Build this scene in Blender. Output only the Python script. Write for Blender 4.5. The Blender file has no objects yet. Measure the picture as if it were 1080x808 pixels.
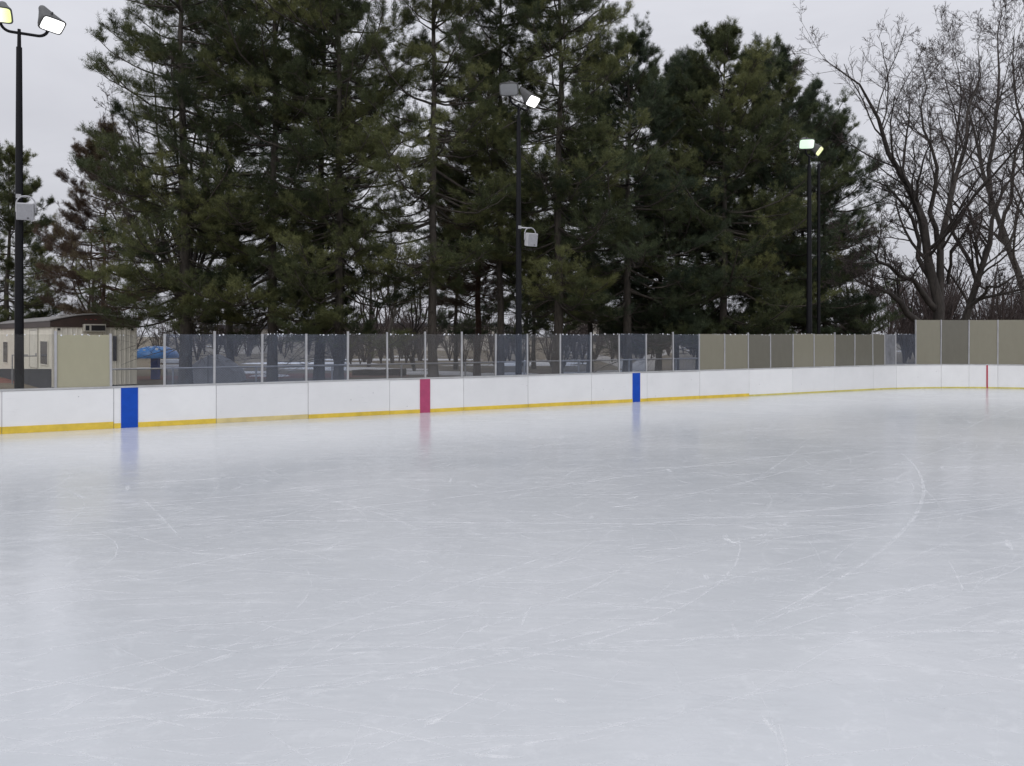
import bpy, math, random
import numpy as np

C = bpy.context.scene.collection
R = math.radians
rng = np.random.default_rng(11)
random.seed(5)

# ------------------------------------------------------------------ helpers
def new_mesh_obj(name, V, F, mat=None, parent=None, smooth=False, colattr=None):
    """V (N,3), F list of index arrays (each (M,k)) -> one mesh object"""
    me = bpy.data.meshes.new(name)
    V = np.asarray(V, dtype=np.float32)
    if isinstance(F, np.ndarray):
        F = [F]
    F = [np.asarray(f, dtype=np.int32) for f in F if len(f)]
    loops = np.concatenate([f.ravel() for f in F])
    sizes = np.concatenate([np.full(len(f), f.shape[1], dtype=np.int32) for f in F])
    starts = np.concatenate([[0], np.cumsum(sizes)[:-1]]).astype(np.int32)
    me.vertices.add(len(V)); me.vertices.foreach_set('co', V.ravel())
    me.loops.add(len(loops)); me.loops.foreach_set('vertex_index', loops)
    me.polygons.add(len(sizes)); me.polygons.foreach_set('loop_start', starts)
    me.polygons.foreach_set('loop_total', sizes)
    if smooth:
        me.polygons.foreach_set('use_smooth', np.ones(len(sizes), dtype=bool))
    if colattr is not None:
        a = me.attributes.new('tone', 'FLOAT', 'POINT')
        a.data.foreach_set('value', np.asarray(colattr, dtype=np.float32))
    me.update(calc_edges=True)
    me.validate(verbose=False)
    if mat is not None:
        me.materials.append(mat)
    o = bpy.data.objects.new(name, me)
    C.objects.link(o)
    if parent is not None:
        o.parent = parent
    return o

class MB:
    """collects boxes, prisms, tubes; builds ONE mesh object"""
    def __init__(self):
        self.v = []; self.f = []
    def add(self, vs, fs):
        b = len(self.v)
        self.v.extend([tuple(map(float, p)) for p in vs])
        self.f.extend([tuple(b + i for i in f) for f in fs])
        return self
    def frame_box(self, o, ax, ay, az, lo, hi):
        """box in a frame o + x*ax + y*ay + z*az"""
        o, ax, ay, az = map(np.asarray, (o, ax, ay, az))
        P = []
        for z in (lo[2], hi[2]):
            for (x, y) in ((lo[0], lo[1]), (hi[0], lo[1]), (hi[0], hi[1]), (lo[0], hi[1])):
                P.append(o + ax * x + ay * y + az * z)
        return self.add(P, [(3,2,1,0),(4,5,6,7),(0,1,5,4),(1,2,6,5),(2,3,7,6),(3,0,4,7)])
    def box(self, lo, hi):
        return self.frame_box((0,0,0),(1,0,0),(0,1,0),(0,0,1),lo,hi)
    def loft(self, rings, cap=True):
        n = len(rings[0]); vs = [p for r in rings for p in r]; fs = []
        for i in range(len(rings)-1):
            for j in range(n):
                k = (j+1) % n
                fs.append((i*n+j, i*n+k, (i+1)*n+k, (i+1)*n+j))
        if cap:
            fs.append(tuple(range(n-1, -1, -1)))
            fs.append(tuple((len(rings)-1)*n + j for j in range(n)))
        return self.add(vs, fs)
    def tube(self, pts, rad, n=10, cap=True):
        pts = [np.array(p, float) for p in pts]
        if not hasattr(rad, '__len__'): rad = [rad]*len(pts)
        rings = []; ref = None
        for i, p in enumerate(pts):
            t = pts[min(i+1, len(pts)-1)] - pts[max(i-1, 0)]
            t /= np.linalg.norm(t) + 1e-9
            if ref is None:
                ref = np.array([0,0,1.]) if abs(t[2]) < .9 else np.array([1.,0,0])
            a = np.cross(t, ref); a /= np.linalg.norm(a)+1e-9
            b = np.cross(a, t); ref = b
            rings.append([p + rad[i]*(math.cos(2*math.pi*j/n)*a + math.sin(2*math.pi*j/n)*b) for j in range(n)])
        return self.loft(rings, cap)
    def build(self, name, mat, parent=None, bevel=0, smooth=False, segs=2):
        me = bpy.data.meshes.new(name)
        me.from_pydata(self.v, [], self.f); me.update()
        if mat: me.materials.append(mat)
        o = bpy.data.objects.new(name, me); C.objects.link(o)
        if parent is not None: o.parent = parent
        import bmesh
        bm = bmesh.new(); bm.from_mesh(me)
        bmesh.ops.recalc_face_normals(bm, faces=bm.faces)
        if bevel:
            es = [e for e in bm.edges if len(e.link_faces) == 2 and e.calc_face_angle(0) > .6]
            bmesh.ops.bevel(bm, geom=es, offset=bevel, segments=segs, affect='EDGES', profile=.5)
        bm.to_mesh(me); bm.free()
        if smooth:
            for p in me.polygons: p.use_smooth = True
            try: me.set_sharp_from_angle(angle=R(40))
            except Exception: pass
        return o

def tag(o, label=None, cat=None, group=None, kind=None):
    if label: o['label'] = label
    if cat: o['category'] = cat
    if group: o['group'] = group
    if kind: o['kind'] = kind
    return o
def empty(name, loc, rz=0):
    o = bpy.data.objects.new(name, None); C.objects.link(o)
    o.location = loc; o.rotation_euler = (0, 0, rz); o.empty_display_size = .3
    return o
def copy_tree(o, parent=None):
    c = o.copy(); C.objects.link(c); c.parent = parent
    for ch in list(o.children): copy_tree(ch, c)
    return c

# ------------------------------------------------------------------ camera model (real metres)
F_PX = 816.0; HZ = 352.5; CAM_H = 2.45
def X_at(px, Y): return (px - 540.0) / F_PX * Y
def Z_at(py, Y): return CAM_H + (HZ - py) / F_PX * Y

# ------------------------------------------------------------------ materials
def nodes_of(name):
    m = bpy.data.materials.new(name); m.use_nodes = True
    nt = m.node_tree; b = nt.nodes['Principled BSDF']
    return m, nt, b
def L(nt, a, b): nt.links.new(a, b)
def noise(nt, scale, detail=4, rough=.55, vec=None, dist=0):
    n = nt.nodes.new('ShaderNodeTexNoise'); n.inputs['Scale'].default_value = scale
    n.inputs['Detail'].default_value = detail; n.inputs['Roughness'].default_value = rough
    n.inputs['Distortion'].default_value = dist
    if vec is not None: L(nt, vec, n.inputs['Vector'])
    return n
def ramp(nt, fac, stops):
    r = nt.nodes.new('ShaderNodeValToRGB'); e = r.color_ramp.elements
    while len(e) < len(stops): e.new(.5)
    for el, (p, c) in zip(e, stops):
        el.position = p; el.color = (*c, 1) if len(c) == 3 else c
    L(nt, fac, r.inputs['Fac']); return r
def mix(nt, fac, a, b, mode='MIX'):
    m = nt.nodes.new('ShaderNodeMix'); m.data_type = 'RGBA'; m.blend_type = mode
    for sock, val in ((m.inputs[0], fac), (m.inputs[6], a), (m.inputs[7], b)):
        if hasattr(val, 'links'): L(nt, val, sock)
        elif isinstance(val, (int, float)): sock.default_value = val
        else: sock.default_value = (*val, 1)
    return m.outputs[2]
def objcoord(nt):
    return nt.nodes.new('ShaderNodeTexCoord').outputs['Object']
def worldpos(nt):
    return nt.nodes.new('ShaderNodeNewGeometry').outputs['Position']

def simple(name, col, rough=.5, metal=0, var=.12, scale=6, bump=0, spec=.5):
    m, nt, b = nodes_of(name)
    n = noise(nt, scale, 5, .6, worldpos(nt))
    lo = tuple(c*(1-var) for c in col); hi = tuple(min(1, c*(1+var)) for c in col)
    r = ramp(nt, n.outputs['Fac'], [(.3, lo), (.7, hi)])
    L(nt, r.outputs[0], b.inputs['Base Color'])
    b.inputs['Roughness'].default_value = rough; b.inputs['Metallic'].default_value = metal
    b.inputs['Specular IOR Level'].default_value = spec
    if bump:
        bp = nt.nodes.new('ShaderNodeBump'); bp.inputs['Strength'].default_value = bump
        bp.inputs['Distance'].default_value = .02
        n2 = noise(nt, scale*5, 4, .6, worldpos(nt))
        L(nt, n2.outputs['Fac'], bp.inputs['Height']); L(nt, bp.outputs[0], b.inputs['Normal'])
    return m

M = {}
M['pole'] = simple('black_pole_paint', (.004,.004,.006), .5, 0, .3, 3, 0, .25)
M['housing'] = simple('lamp_housing', (.10,.10,.10), .55, .3, .25, 5)
M['bracket'] = simple('bracket_grey', (.42,.42,.44), .45, .2, .15, 8)
M['speaker'] = simple('speaker_grey', (.50,.50,.52), .55, 0, .08, 8)
M['grille'] = simple('speaker_grille', (.34,.34,.36), .6, 0, .1, 20)
M['alu'] = simple('aluminium', (.47,.47,.48), .42, .55, .14, 3)
M['cap'] = simple('cap_rail', (.50,.50,.50), .5, .35, .18, 2.5)
M['steel'] = simple('galvanised_pipe', (.33,.34,.36), .5, .5, .2, 4)
M['wire'] = simple('chain_wire', (.26,.27,.28), .55, .4, .2, 3)
M['frost'] = simple('frost', (.82,.84,.88), .6, 0, .06, 20)
M['blue'] = simple('blue_stripe', (.003,.068,.45), .45, 0, .10, 5, 0, .3)
M['red'] = simple('red_stripe', (.43,.06,.15), .4, 0, .12, 5)
M['goal'] = simple('goal_stripe', (.42,.02,.05), .4, 0, .12, 5)
M['kick'] = simple('yellow_kick', (.76,.545,.06), .45, 0, .16, 3)
M['kick_pale'] = simple('faded_yellow_kick', (.68,.56,.26), .5, 0, .14, 3)
M['kick_olive'] = simple('thin_yellow_kick', (.62,.55,.16), .5, 0, .16, 3)
M['snow'] = simple('snow', (.80,.82,.86), .8, 0, .06, 3, .3)
M['red_earth'] = simple('red_mulch', (.20,.080,.060), .9, 0, .4, 1.6, .5)
M['path'] = simple('path_concrete', (.40,.39,.38), .85, 0, .18, 1.2, .3)
M['cream'] = simple('cream_siding', (.76,.73,.64), .55, 0, .09, 1.5)
M['brown'] = simple('brown_fascia', (.040,.022,.016), .5, 0, .25, 3)
M['roofedge'] = simple('roof_edge', (.30,.29,.28), .5, .3, .2, 3)
M['skirt'] = simple('dark_skirt', (.045,.05,.06), .7, 0, .3, 2)
M['acgrey'] = simple('ac_case', (.50,.48,.42), .5, .1, .15, 6)
M['dark'] = simple('dark_slot', (.012,.012,.013), .6, 0, .2, 6)
M['winglass'] = simple('window_glass', (.035,.04,.06), .12, 0, .2, 3)
M['marker'] = simple('marker_lamp_red', (.18,.03,.02), .3, 0, .1, 6)
M['playblue'] = simple('blue_plastic', (.06,.27,.72), .4, 0, .12, 3)
M['postblue'] = simple('dark_blue_post', (.025,.10,.60), .4, 0, .12, 3)
M['timber'] = simple('weathered_timber', (.17,.13,.10), .8, 0, .25, 4, .4)
M['tarp'] = simple('grey_tarp', (.52,.52,.54), .7, 0, .16, 2)
M['pale'] = simple('pale_wall', (.56,.53,.48), .8, 0, .10, .6)
M['slate'] = simple('slate_roof', (.085,.09,.11), .75, 0, .2, 1)
M['log'] = simple('wet_log', (.045,.033,.027), .85, 0, .35, 5, .6)

# board plastic: white HDPE with grime near the ice, puck scuffs
def mat_board():
    m, nt, b = nodes_of('white_board_plastic')
    g = worldpos(nt)
    n = noise(nt, 1.3, 6, .6, g)
    base = ramp(nt, n.outputs['Fac'], [(.3, (.83,.83,.825)), (.7, (.89,.89,.885))]).outputs[0]
    mp = nt.nodes.new('ShaderNodeMapping'); mp.inputs['Scale'].default_value = (3, 3, 22); L(nt, g, mp.inputs['Vector'])
    s = noise(nt, 1.2, 8, .75, mp.outputs[0])
    sc = ramp(nt, s.outputs['Fac'], [(.60, (0,0,0)), (.72, (1,1,1))]).outputs[0]
    c = mix(nt, mix(nt, .4, (0,0,0), sc), base, (.50,.50,.52))
    v = nt.nodes.new('ShaderNodeTexVoronoi'); v.inputs['Scale'].default_value = 2.2; L(nt, g, v.inputs['Vector'])
    d = ramp(nt, v.outputs['Distance'], [(.02, (1,1,1)), (.045, (0,0,0))]).outputs[0]
    c = mix(nt, mix(nt, .5, (0,0,0), d), c, (.2,.2,.22))
    oi = nt.nodes.new('ShaderNodeObjectInfo')
    pr = ramp(nt, oi.outputs['Random'], [(0, (.93,.93,.935)), (1, (1,1,1))]).outputs[0]
    c = mix(nt, 1.0, c, pr, 'MULTIPLY')
    L(nt, c, b.inputs['Base Color']); b.inputs['Roughness'].default_value = .42
    return m
M['board'] = mat_board()

# acrylic panes: see-through, slightly tinted, dulled by scratches
def mat_pane(name, tint, haze, hazecol, gloss=.06, lo=.65, hi=1.3):
    m = bpy.data.materials.new(name); m.use_nodes = True; nt = m.node_tree
    nt.nodes.clear()
    out = nt.nodes.new('ShaderNodeOutputMaterial')
    tr = nt.nodes.new('ShaderNodeBsdfTransparent'); tr.inputs[0].default_value = (*tint, 1)
    df = nt.nodes.new('ShaderNodeBsdfDiffuse'); df.inputs[0].default_value = (*hazecol, 1)
    tl = nt.nodes.new('ShaderNodeBsdfTranslucent'); tl.inputs[0].default_value = (*hazecol, 1)
    ad = nt.nodes.new('ShaderNodeMixShader'); ad.inputs[0].default_value = .4
    L(nt, df.outputs[0], ad.inputs[1]); L(nt, tl.outputs[0], ad.inputs[2])
    g = worldpos(nt)
    mp = nt.nodes.new('ShaderNodeMapping'); mp.inputs['Scale'].default_value = (5, 5, 2.2); L(nt, g, mp.inputs['Vector'])
    n = noise(nt, 1.0, 8, .7, mp.outputs[0])
    mr = nt.nodes.new('ShaderNodeMapRange'); mr.inputs['From Min'].default_value = .3; mr.inputs['From Max'].default_value = .7
    mr.inputs['To Min'].default_value = haze*lo; mr.inputs['To Max'].default_value = min(1, haze*hi)
    L(nt, n.outputs['Fac'], mr.inputs['Value'])
    mx = nt.nodes.new('ShaderNodeMixShader'); L(nt, mr.outputs[0], mx.inputs[0])
    L(nt, tr.outputs[0], mx.inputs[1]); L(nt, ad.outputs[0], mx.inputs[2])
    gl = nt.nodes.new('ShaderNodeBsdfGlossy'); gl.inputs['Roughness'].default_value = .12
    m2 = nt.nodes.new('ShaderNodeMixShader'); m2.inputs[0].default_value = gloss
    L(nt, mx.outputs[0], m2.inputs[1]); L(nt, gl.outputs[0], m2.inputs[2])
    L(nt, m2.outputs[0], out.inputs[0])
    return m
M['p_clear'] = mat_pane('clear_acrylic', (.93,.93,.92), .025, (.5,.5,.52), .02)
M['p_grey'] = mat_pane('grey_scuffed_acrylic', (.84,.84,.84), .075, (.50,.50,.52), .03)
M['p_blue'] = mat_pane('bluish_acrylic', (.82,.845,.89), .10, (.42,.47,.58), .03)
M['p_mist'] = mat_pane('misty_acrylic', (.6,.6,.6), .62, (.42,.43,.46), .03)
M['p_beige_lit'] = mat_pane('lit_yellowed_acrylic', (.55,.55,.48), .95, (.60,.575,.43), .03, .97, 1.03)  # lit copy of the yellowed acrylic, glow of the pale wall behind in its colour
M['p_beige2'] = mat_pane('dull_yellowed_acrylic', (.5,.5,.45), .95, (.40,.378,.298), .03, .97, 1.03)
M['p_beige_shaded'] = mat_pane('shaded_yellowed_acrylic', (.5,.5,.45), .90, (.285,.272,.225), .03, .95, 1.04)  # shaded copy of the yellowed acrylic, dark background put into its colour

def mat_emit(name, c1, c2, strength):
    m, nt, b = nodes_of(name)
    oc = objcoord(nt); sep = nt.nodes.new('ShaderNodeSeparateXYZ'); L(nt, oc, sep.inputs[0])
    r = ramp(nt, sep.outputs['X'], [(0, c1), (.25, c2)])
    L(nt, r.outputs[0], b.inputs['Emission Color']); b.inputs['Emission Strength'].default_value = strength
    b.inputs['Base Color'].default_value = ((.5,.5,.5,1) if strength > .3 else (.16,.165,.175,1)); b.inputs['Roughness'].default_value = .25
    return m
M['lamp_white'] = mat_emit('lit_lens_white', (1,1,1), (1,1,.97), 2.6)
M['lamp_yellow'] = mat_emit('lit_lens_yellow', (1,1,.86), (.80,.92,.22), 1.15)
M['lamp_green'] = mat_emit('lit_lens_green', (.62,.95,.62), (.80,1,.80), .9)
M['lamp_lime'] = mat_emit('lit_lens_lime', (.95,1,.5), (.75,.9,.3), 1.0)
M['lamp_dim'] = mat_emit('dim_lens', (.5,.52,.55), (.6,.62,.64), .10)

def mat_bark(name, col, col2, sc=8):
    m, nt, b = nodes_of(name)
    g = objcoord(nt)
    mp = nt.nodes.new('ShaderNodeMapping'); mp.inputs['Scale'].default_value = (1,1,.25); L(nt, g, mp.inputs['Vector'])
    n = noise(nt, sc, 6, .65, mp.outputs[0])
    r = ramp(nt, n.outputs['Fac'], [(.32, col), (.68, col2)])
    L(nt, r.outputs[0], b.inputs['Base Color']); b.inputs['Roughness'].default_value = .9
    bp = nt.nodes.new('ShaderNodeBump'); bp.inputs['Strength'].default_value = .7; bp.inputs['Distance'].default_value = .03
    L(nt, n.outputs['Fac'], bp.inputs['Height']); L(nt, bp.outputs[0], b.inputs['Normal'])
    return m
M['pinebark'] = mat_bark('pine_bark', (.035,.03,.026), (.10,.085,.07))
M['redbark'] = mat_bark('reddish_bark', (.05,.03,.022), (.13,.075,.055))
M['bark'] = mat_bark('bare_tree_bark', (.026,.022,.020), (.075,.065,.058), 5)
M['greybark'] = mat_bark('pale_bare_bark', (.06,.053,.048), (.13,.118,.105), 5)
M['twig'] = mat_bark('red_brown_twigs', (.045,.034,.033), (.09,.068,.063), 3)

def mat_needles(name, dark, mid, light):
    m, nt, b = nodes_of(name)
    at = nt.nodes.new('ShaderNodeAttribute'); at.attribute_name = 'tone'
    r = ramp(nt, at.outputs['Fac'], [(0, dark), (.5, mid), (1, light)])
    L(nt, r.outputs[0], b.inputs['Base Color']); b.inputs['Roughness'].default_value = .6
    b.inputs['Specular IOR Level'].default_value = .3
    tl = nt.nodes.new('ShaderNodeBsdfTranslucent'); L(nt, r.outputs[0], tl.inputs[0])
    mx = nt.nodes.new('ShaderNodeMixShader'); mx.inputs[0].default_value = .35
    L(nt, b.outputs[0], mx.inputs[1]); L(nt, tl.outputs[0], mx.inputs[2])
    L(nt, mx.outputs[0], nt.nodes['Material Output'].inputs[0])
    return m
M['n_green'] = mat_needles('pine_needles', (.030,.045,.024), (.098,.115,.050), (.225,.235,.095))
M['n_blue'] = mat_needles('blue_green_needles', (.030,.047,.030), (.074,.098,.056), (.150,.175,.078))
M['n_rust'] = mat_needles('rusty_needles', (.060,.042,.033), (.115,.080,.058), (.150,.122,.070))

# ice
def mat_ice():
    m, nt, b = nodes_of('skated_ice')
    g = worldpos(nt)
    big = noise(nt, .16, 5, .55, g, .6)
    fine = noise(nt, 3.4, 9, .76, g, .5)
    def streak(rot, sx, sy, sc):
        mp = nt.nodes.new('ShaderNodeMapping'); mp.inputs['Rotation'].default_value = (0,0,R(rot))
        mp.inputs['Scale'].default_value = (sx, sy, 1)
        wn = noise(nt, .22, 3, .5, g)
        vm = nt.nodes.new('ShaderNodeVectorMath'); vm.operation = 'MULTIPLY_ADD'
        L(nt, wn.outputs['Color'], vm.inputs[0]); vm.inputs[1].default_value = (2.2,2.2,0); L(nt, g, vm.inputs[2])
        L(nt, vm.outputs[0], mp.inputs['Vector'])
        return noise(nt, sc, 7, .72, mp.outputs[0])
    s1 = streak(-14, .5, 5, 1.1); s2 = streak(33, .5, 6, 1.3); s3 = streak(75, .6, 6, 1.2); s4 = streak(-52, .5, 7, 1.4)
    base = ramp(nt, big.outputs['Fac'], [(.32, (.55,.572,.594)), (.68, (.66,.674,.69))]).outputs[0]
    f1 = ramp(nt, s1.outputs['Fac'], [(.50, (0,0,0)), (.76, (.48,.48,.48))]).outputs[0]
    f2 = ramp(nt, s2.outputs['Fac'], [(.50, (0,0,0)), (.76, (.50,.50,.50))]).outputs[0]
    f3 = ramp(nt, s3.outputs['Fac'], [(.56, (0,0,0)), (.78, (.7,.7,.7))]).outputs[0]
    f4 = ramp(nt, s4.outputs['Fac'], [(.56, (0,0,0)), (.78, (.7,.7,.7))]).outputs[0]
    fr = mix(nt, 1, mix(nt, 1, f1, f2, 'LIGHTEN'), mix(nt, 1, f3, f4, 'LIGHTEN'), 'LIGHTEN')
    patch = ramp(nt, noise(nt, .33, 4, .6, g, 1.0).outputs['Fac'], [(.40, (.05,.05,.05)), (.68, (.85,.85,.85))]).outputs[0]
    fr = mix(nt, 1, fr, patch, 'MULTIPLY')
    c = mix(nt, fr, base, (.90,.91,.92))
    c = mix(nt, ramp(nt, fine.outputs['Fac'], [(.54, (0,0,0)), (.80, (.42,.42,.42))]).outputs[0], c, (.88,.89,.91))
    L(nt, c, b.inputs['Base Color'])
    rr = nt.nodes.new('ShaderNodeMapRange'); L(nt, fr, rr.inputs['Value'])
    rr.inputs['To Min'].default_value = .16; rr.inputs['To Max'].default_value = .55
    L(nt, rr.outputs[0], b.inputs['Roughness'])
    b.inputs['IOR'].default_value = 1.31
    b.inputs['Specular IOR Level'].default_value = .5
    w = noise(nt, 2.6, 4, .55, g)
    bp = nt.nodes.new('ShaderNodeBump'); bp.inputs['Strength'].default_value = .5; bp.inputs['Distance'].default_value = .012
    L(nt, w.outputs['Fac'], bp.inputs['Height'])
    bp2 = nt.nodes.new('ShaderNodeBump'); bp2.inputs['Strength'].default_value = .25; bp2.inputs['Distance'].default_value = .004
    L(nt, fr, bp2.inputs['Height']); L(nt, bp.outputs[0], bp2.inputs['Normal'])
    L(nt, bp2.outputs[0], b.inputs['Normal'])
    return m
M['ice'] = mat_ice()

def mat_marks():
    m, nt, b = nodes_of('skate_cut_frost')
    g = worldpos(nt)
    n = noise(nt, 7, 5, .7, g)
    a = ramp(nt, n.outputs['Fac'], [(.40, (0,0,0)), (.68, (.62,.62,.62))])
    at = nt.nodes.new('ShaderNodeAttribute'); at.attribute_name = 'tone'
    mm = nt.nodes.new('ShaderNodeMath'); mm.operation = 'MULTIPLY'
    L(nt, a.outputs[0], mm.inputs[0]); L(nt, at.outputs['Fac'], mm.inputs[1])
    L(nt, mm.outputs[0], b.inputs['Alpha'])
    b.inputs['Base Color'].default_value = (.93,.94,.95,1); b.inputs['Roughness'].default_value = .85
    b.inputs['Specular IOR Level'].default_value = .2
    return m
M['marks'] = mat_marks()

def mat_ground():
    m, nt, b = nodes_of('winter_ground')
    g = worldpos(nt)
    n1 = noise(nt, .35, 6, .6, g); n2 = noise(nt, 6, 6, .7, g)
    grass = ramp(nt, n1.outputs['Fac'], [(.3, (.135,.112,.085)), (.55, (.21,.175,.125)), (.75, (.15,.145,.10))]).outputs[0]
    fine = ramp(nt, n2.outputs['Fac'], [(.3, (.6,.6,.6)), (.7, (1.2,1.2,1.2))]).outputs[0]
    c = mix(nt, 1, grass, fine, 'MULTIPLY')
    sn = noise(nt, .11, 6, .62, g, .8)
    sm = ramp(nt, sn.outputs['Fac'], [(.62, (0,0,0)), (.65, (1,1,1))]).outputs[0]
    c = mix(nt, sm, c, (.76,.78,.82))
    L(nt, c, b.inputs['Base Color']); b.inputs['Roughness'].default_value = .95
    return m
M['ground'] = mat_ground()

# ------------------------------------------------------------------ world, sun, camera
def setup_world():
    w = bpy.data.worlds.new('World'); bpy.context.scene.world = w; w.use_nodes = True
    nt = w.node_tree; bg = nt.nodes['Background']
    sky = nt.nodes.new('ShaderNodeTexSky'); sky.sky_type = 'NISHITA'; sky.sun_disc = False
    sky.sun_elevation = R(48); sky.sun_rotation = R(200); sky.air_density = 1.0; sky.dust_density = 6.0; sky.ozone_density = 1.0
    hs = nt.nodes.new('ShaderNodeHueSaturation'); hs.inputs['Saturation'].default_value = .22
    L(nt, sky.outputs[0], hs.inputs['Color'])
    tc = nt.nodes.new('ShaderNodeTexCoord')
    mp = nt.nodes.new('ShaderNodeMapping'); mp.inputs['Scale'].default_value = (1.1, 1.1, 3.2); L(nt, tc.outputs['Generated'], mp.inputs['Vector'])
    n = noise(nt, 1.7, 6, .55, mp.outputs[0], .3)
    cl = ramp(nt, n.outputs['Fac'], [(.30, (5.85,5.93,6.52)), (.70, (7.7,7.8,8.4))]).outputs[0]
    sep = nt.nodes.new('ShaderNodeSeparateXYZ'); L(nt, tc.outputs['Generated'], sep.inputs[0])
    up = nt.nodes.new('ShaderNodeMapRange'); L(nt, sep.outputs['Z'], up.inputs['Value'])
    up.inputs['From Min'].default_value = .1; up.inputs['From Max'].default_value = 1.0
    up.inputs['To Min'].default_value = .94; up.inputs['To Max'].default_value = 1.55
    vm = nt.nodes.new('ShaderNodeVectorMath'); vm.operation = 'SCALE'
    L(nt, cl, vm.inputs[0]); L(nt, up.outputs[0], vm.inputs['Scale'])
    c = mix(nt, .88, hs.outputs[0], vm.outputs[0])
    L(nt, c, bg.inputs['Color']); bg.inputs['Strength'].default_value = .1
    sl = bpy.data.lights.new('sun', 'SUN'); sl.energy = .6; sl.angle = R(40); sl.color = (1,.985,.96)
    so = bpy.data.objects.new('sun', sl); C.objects.link(so)
    # from behind the camera, slightly left
    d = np.array([math.sin(R(200))*math.cos(R(48)), math.cos(R(200))*math.cos(R(48)), math.sin(R(48))])
    from mathutils import Vector
    so.rotation_euler = Vector(-d).to_track_quat('-Z', 'Y').to_euler()
    so.location = (0, -5, 30)
setup_world()
cam = bpy.data.cameras.new('camera'); co = bpy.data.objects.new('camera', cam); C.objects.link(co)
cam.sensor_width = 36; cam.lens = F_PX/1080*36; cam.shift_y = -(404-HZ)/1080
cam.clip_end = 2000; cam.clip_start = .05
co.location = (0,0,CAM_H); co.rotation_euler = (R(90),0,0)
sc = bpy.context.scene; sc.camera = co
sc.view_settings.view_transform = 'Standard'; sc.view_settings.look = 'None'
sc.view_settings.gamma = 1; sc.view_settings.exposure = 0
sc.cycles.max_bounces = 8; sc.cycles.transparent_max_bounces = 24

# ------------------------------------------------------------------ rink geometry (a full size rink seen at an angle)
P0 = np.array([-9.98, 20.30]); U = np.array([.8840, .4675]); U /= np.linalg.norm(U)
N = np.array([U[1], -U[0]])                       # towards the ice
T_CURVE, RC = 29.5, 8.53
CC = P0 + U*T_CURVE + N*RC
def bpt(t):
    """point on the ice face of the boards, unit tangent, unit inward normal"""
    if t <= T_CURVE: return P0 + U*t, U, N
    a = (t - T_CURVE)/RC
    if a < math.pi/2:
        out = -N*math.cos(a) + U*math.sin(a); tan = U*math.cos(a) + N*math.sin(a)
        return CC + out*RC, tan, -out
    s = t - T_CURVE - RC*math.pi/2
    return CC + U*RC + N*s, N, -U
def t_of_px(px):
    lo, hi = -12, 42
    for _ in range(60):
        m = (lo+hi)/2; p = bpt(m)[0]
        if 540 + F_PX*p[0]/p[1] < px: lo = m
        else: hi = m
    return (lo+hi)/2
def p3(p, z): return np.array([p[0], p[1], z])

def wall_strip(mb, t0, t1, z0, z1, d0, d1, step=.35):
    """solid strip following the boards from t0 to t1; d = distance inward of the ice face"""
    k = 1 if t1 <= T_CURVE+.01 else max(2, int((t1-t0)/step))
    rings = []
    for i in range(k+1):
        t = t0 + (t1-t0)*i/k; p, tn, nn = bpt(t)
        rings.append([p3(p+nn*d0, z0), p3(p+nn*d1, z0), p3(p+nn*d1, z1), p3(p+nn*d0, z1)])
    return mb.loft(rings)

# ground, ice
g = MB(); g.add([(-400,-120,-.06),(400,-120,-.06),(400,700,-.06),(-400,700,-.06)], [(0,1,2,3)])
tag(g.build('ground', M['ground']), kind='structure')
ring = []
T0 = -14.0
ring.append(P0 + U*T0); 
for i in range(0, 41):
    ring.append(bpt(T_CURVE + RC*math.pi/2*i/40)[0])
ring.append(CC + U*RC + N*8.9)
a0 = CC + N*8.9
for i in range(1, 21):
    a = math.pi/2*i/20
    ring.append(a0 + RC*(U*math.cos(a) + N*math.sin(a)))
ring.append(P0 + U*T0 + N*25.9)
ice = MB(); n_ = len(ring)
ice.add([p3(p, 0) for p in ring] + [p3(p, -.05) for p in ring],
        [tuple(range(n_))] + [(i, (i+1)%n_, n_+(i+1)%n_, n_+i) for i in range(n_)])
tag(ice.build('ice', M['ice']), kind='structure')

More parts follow.
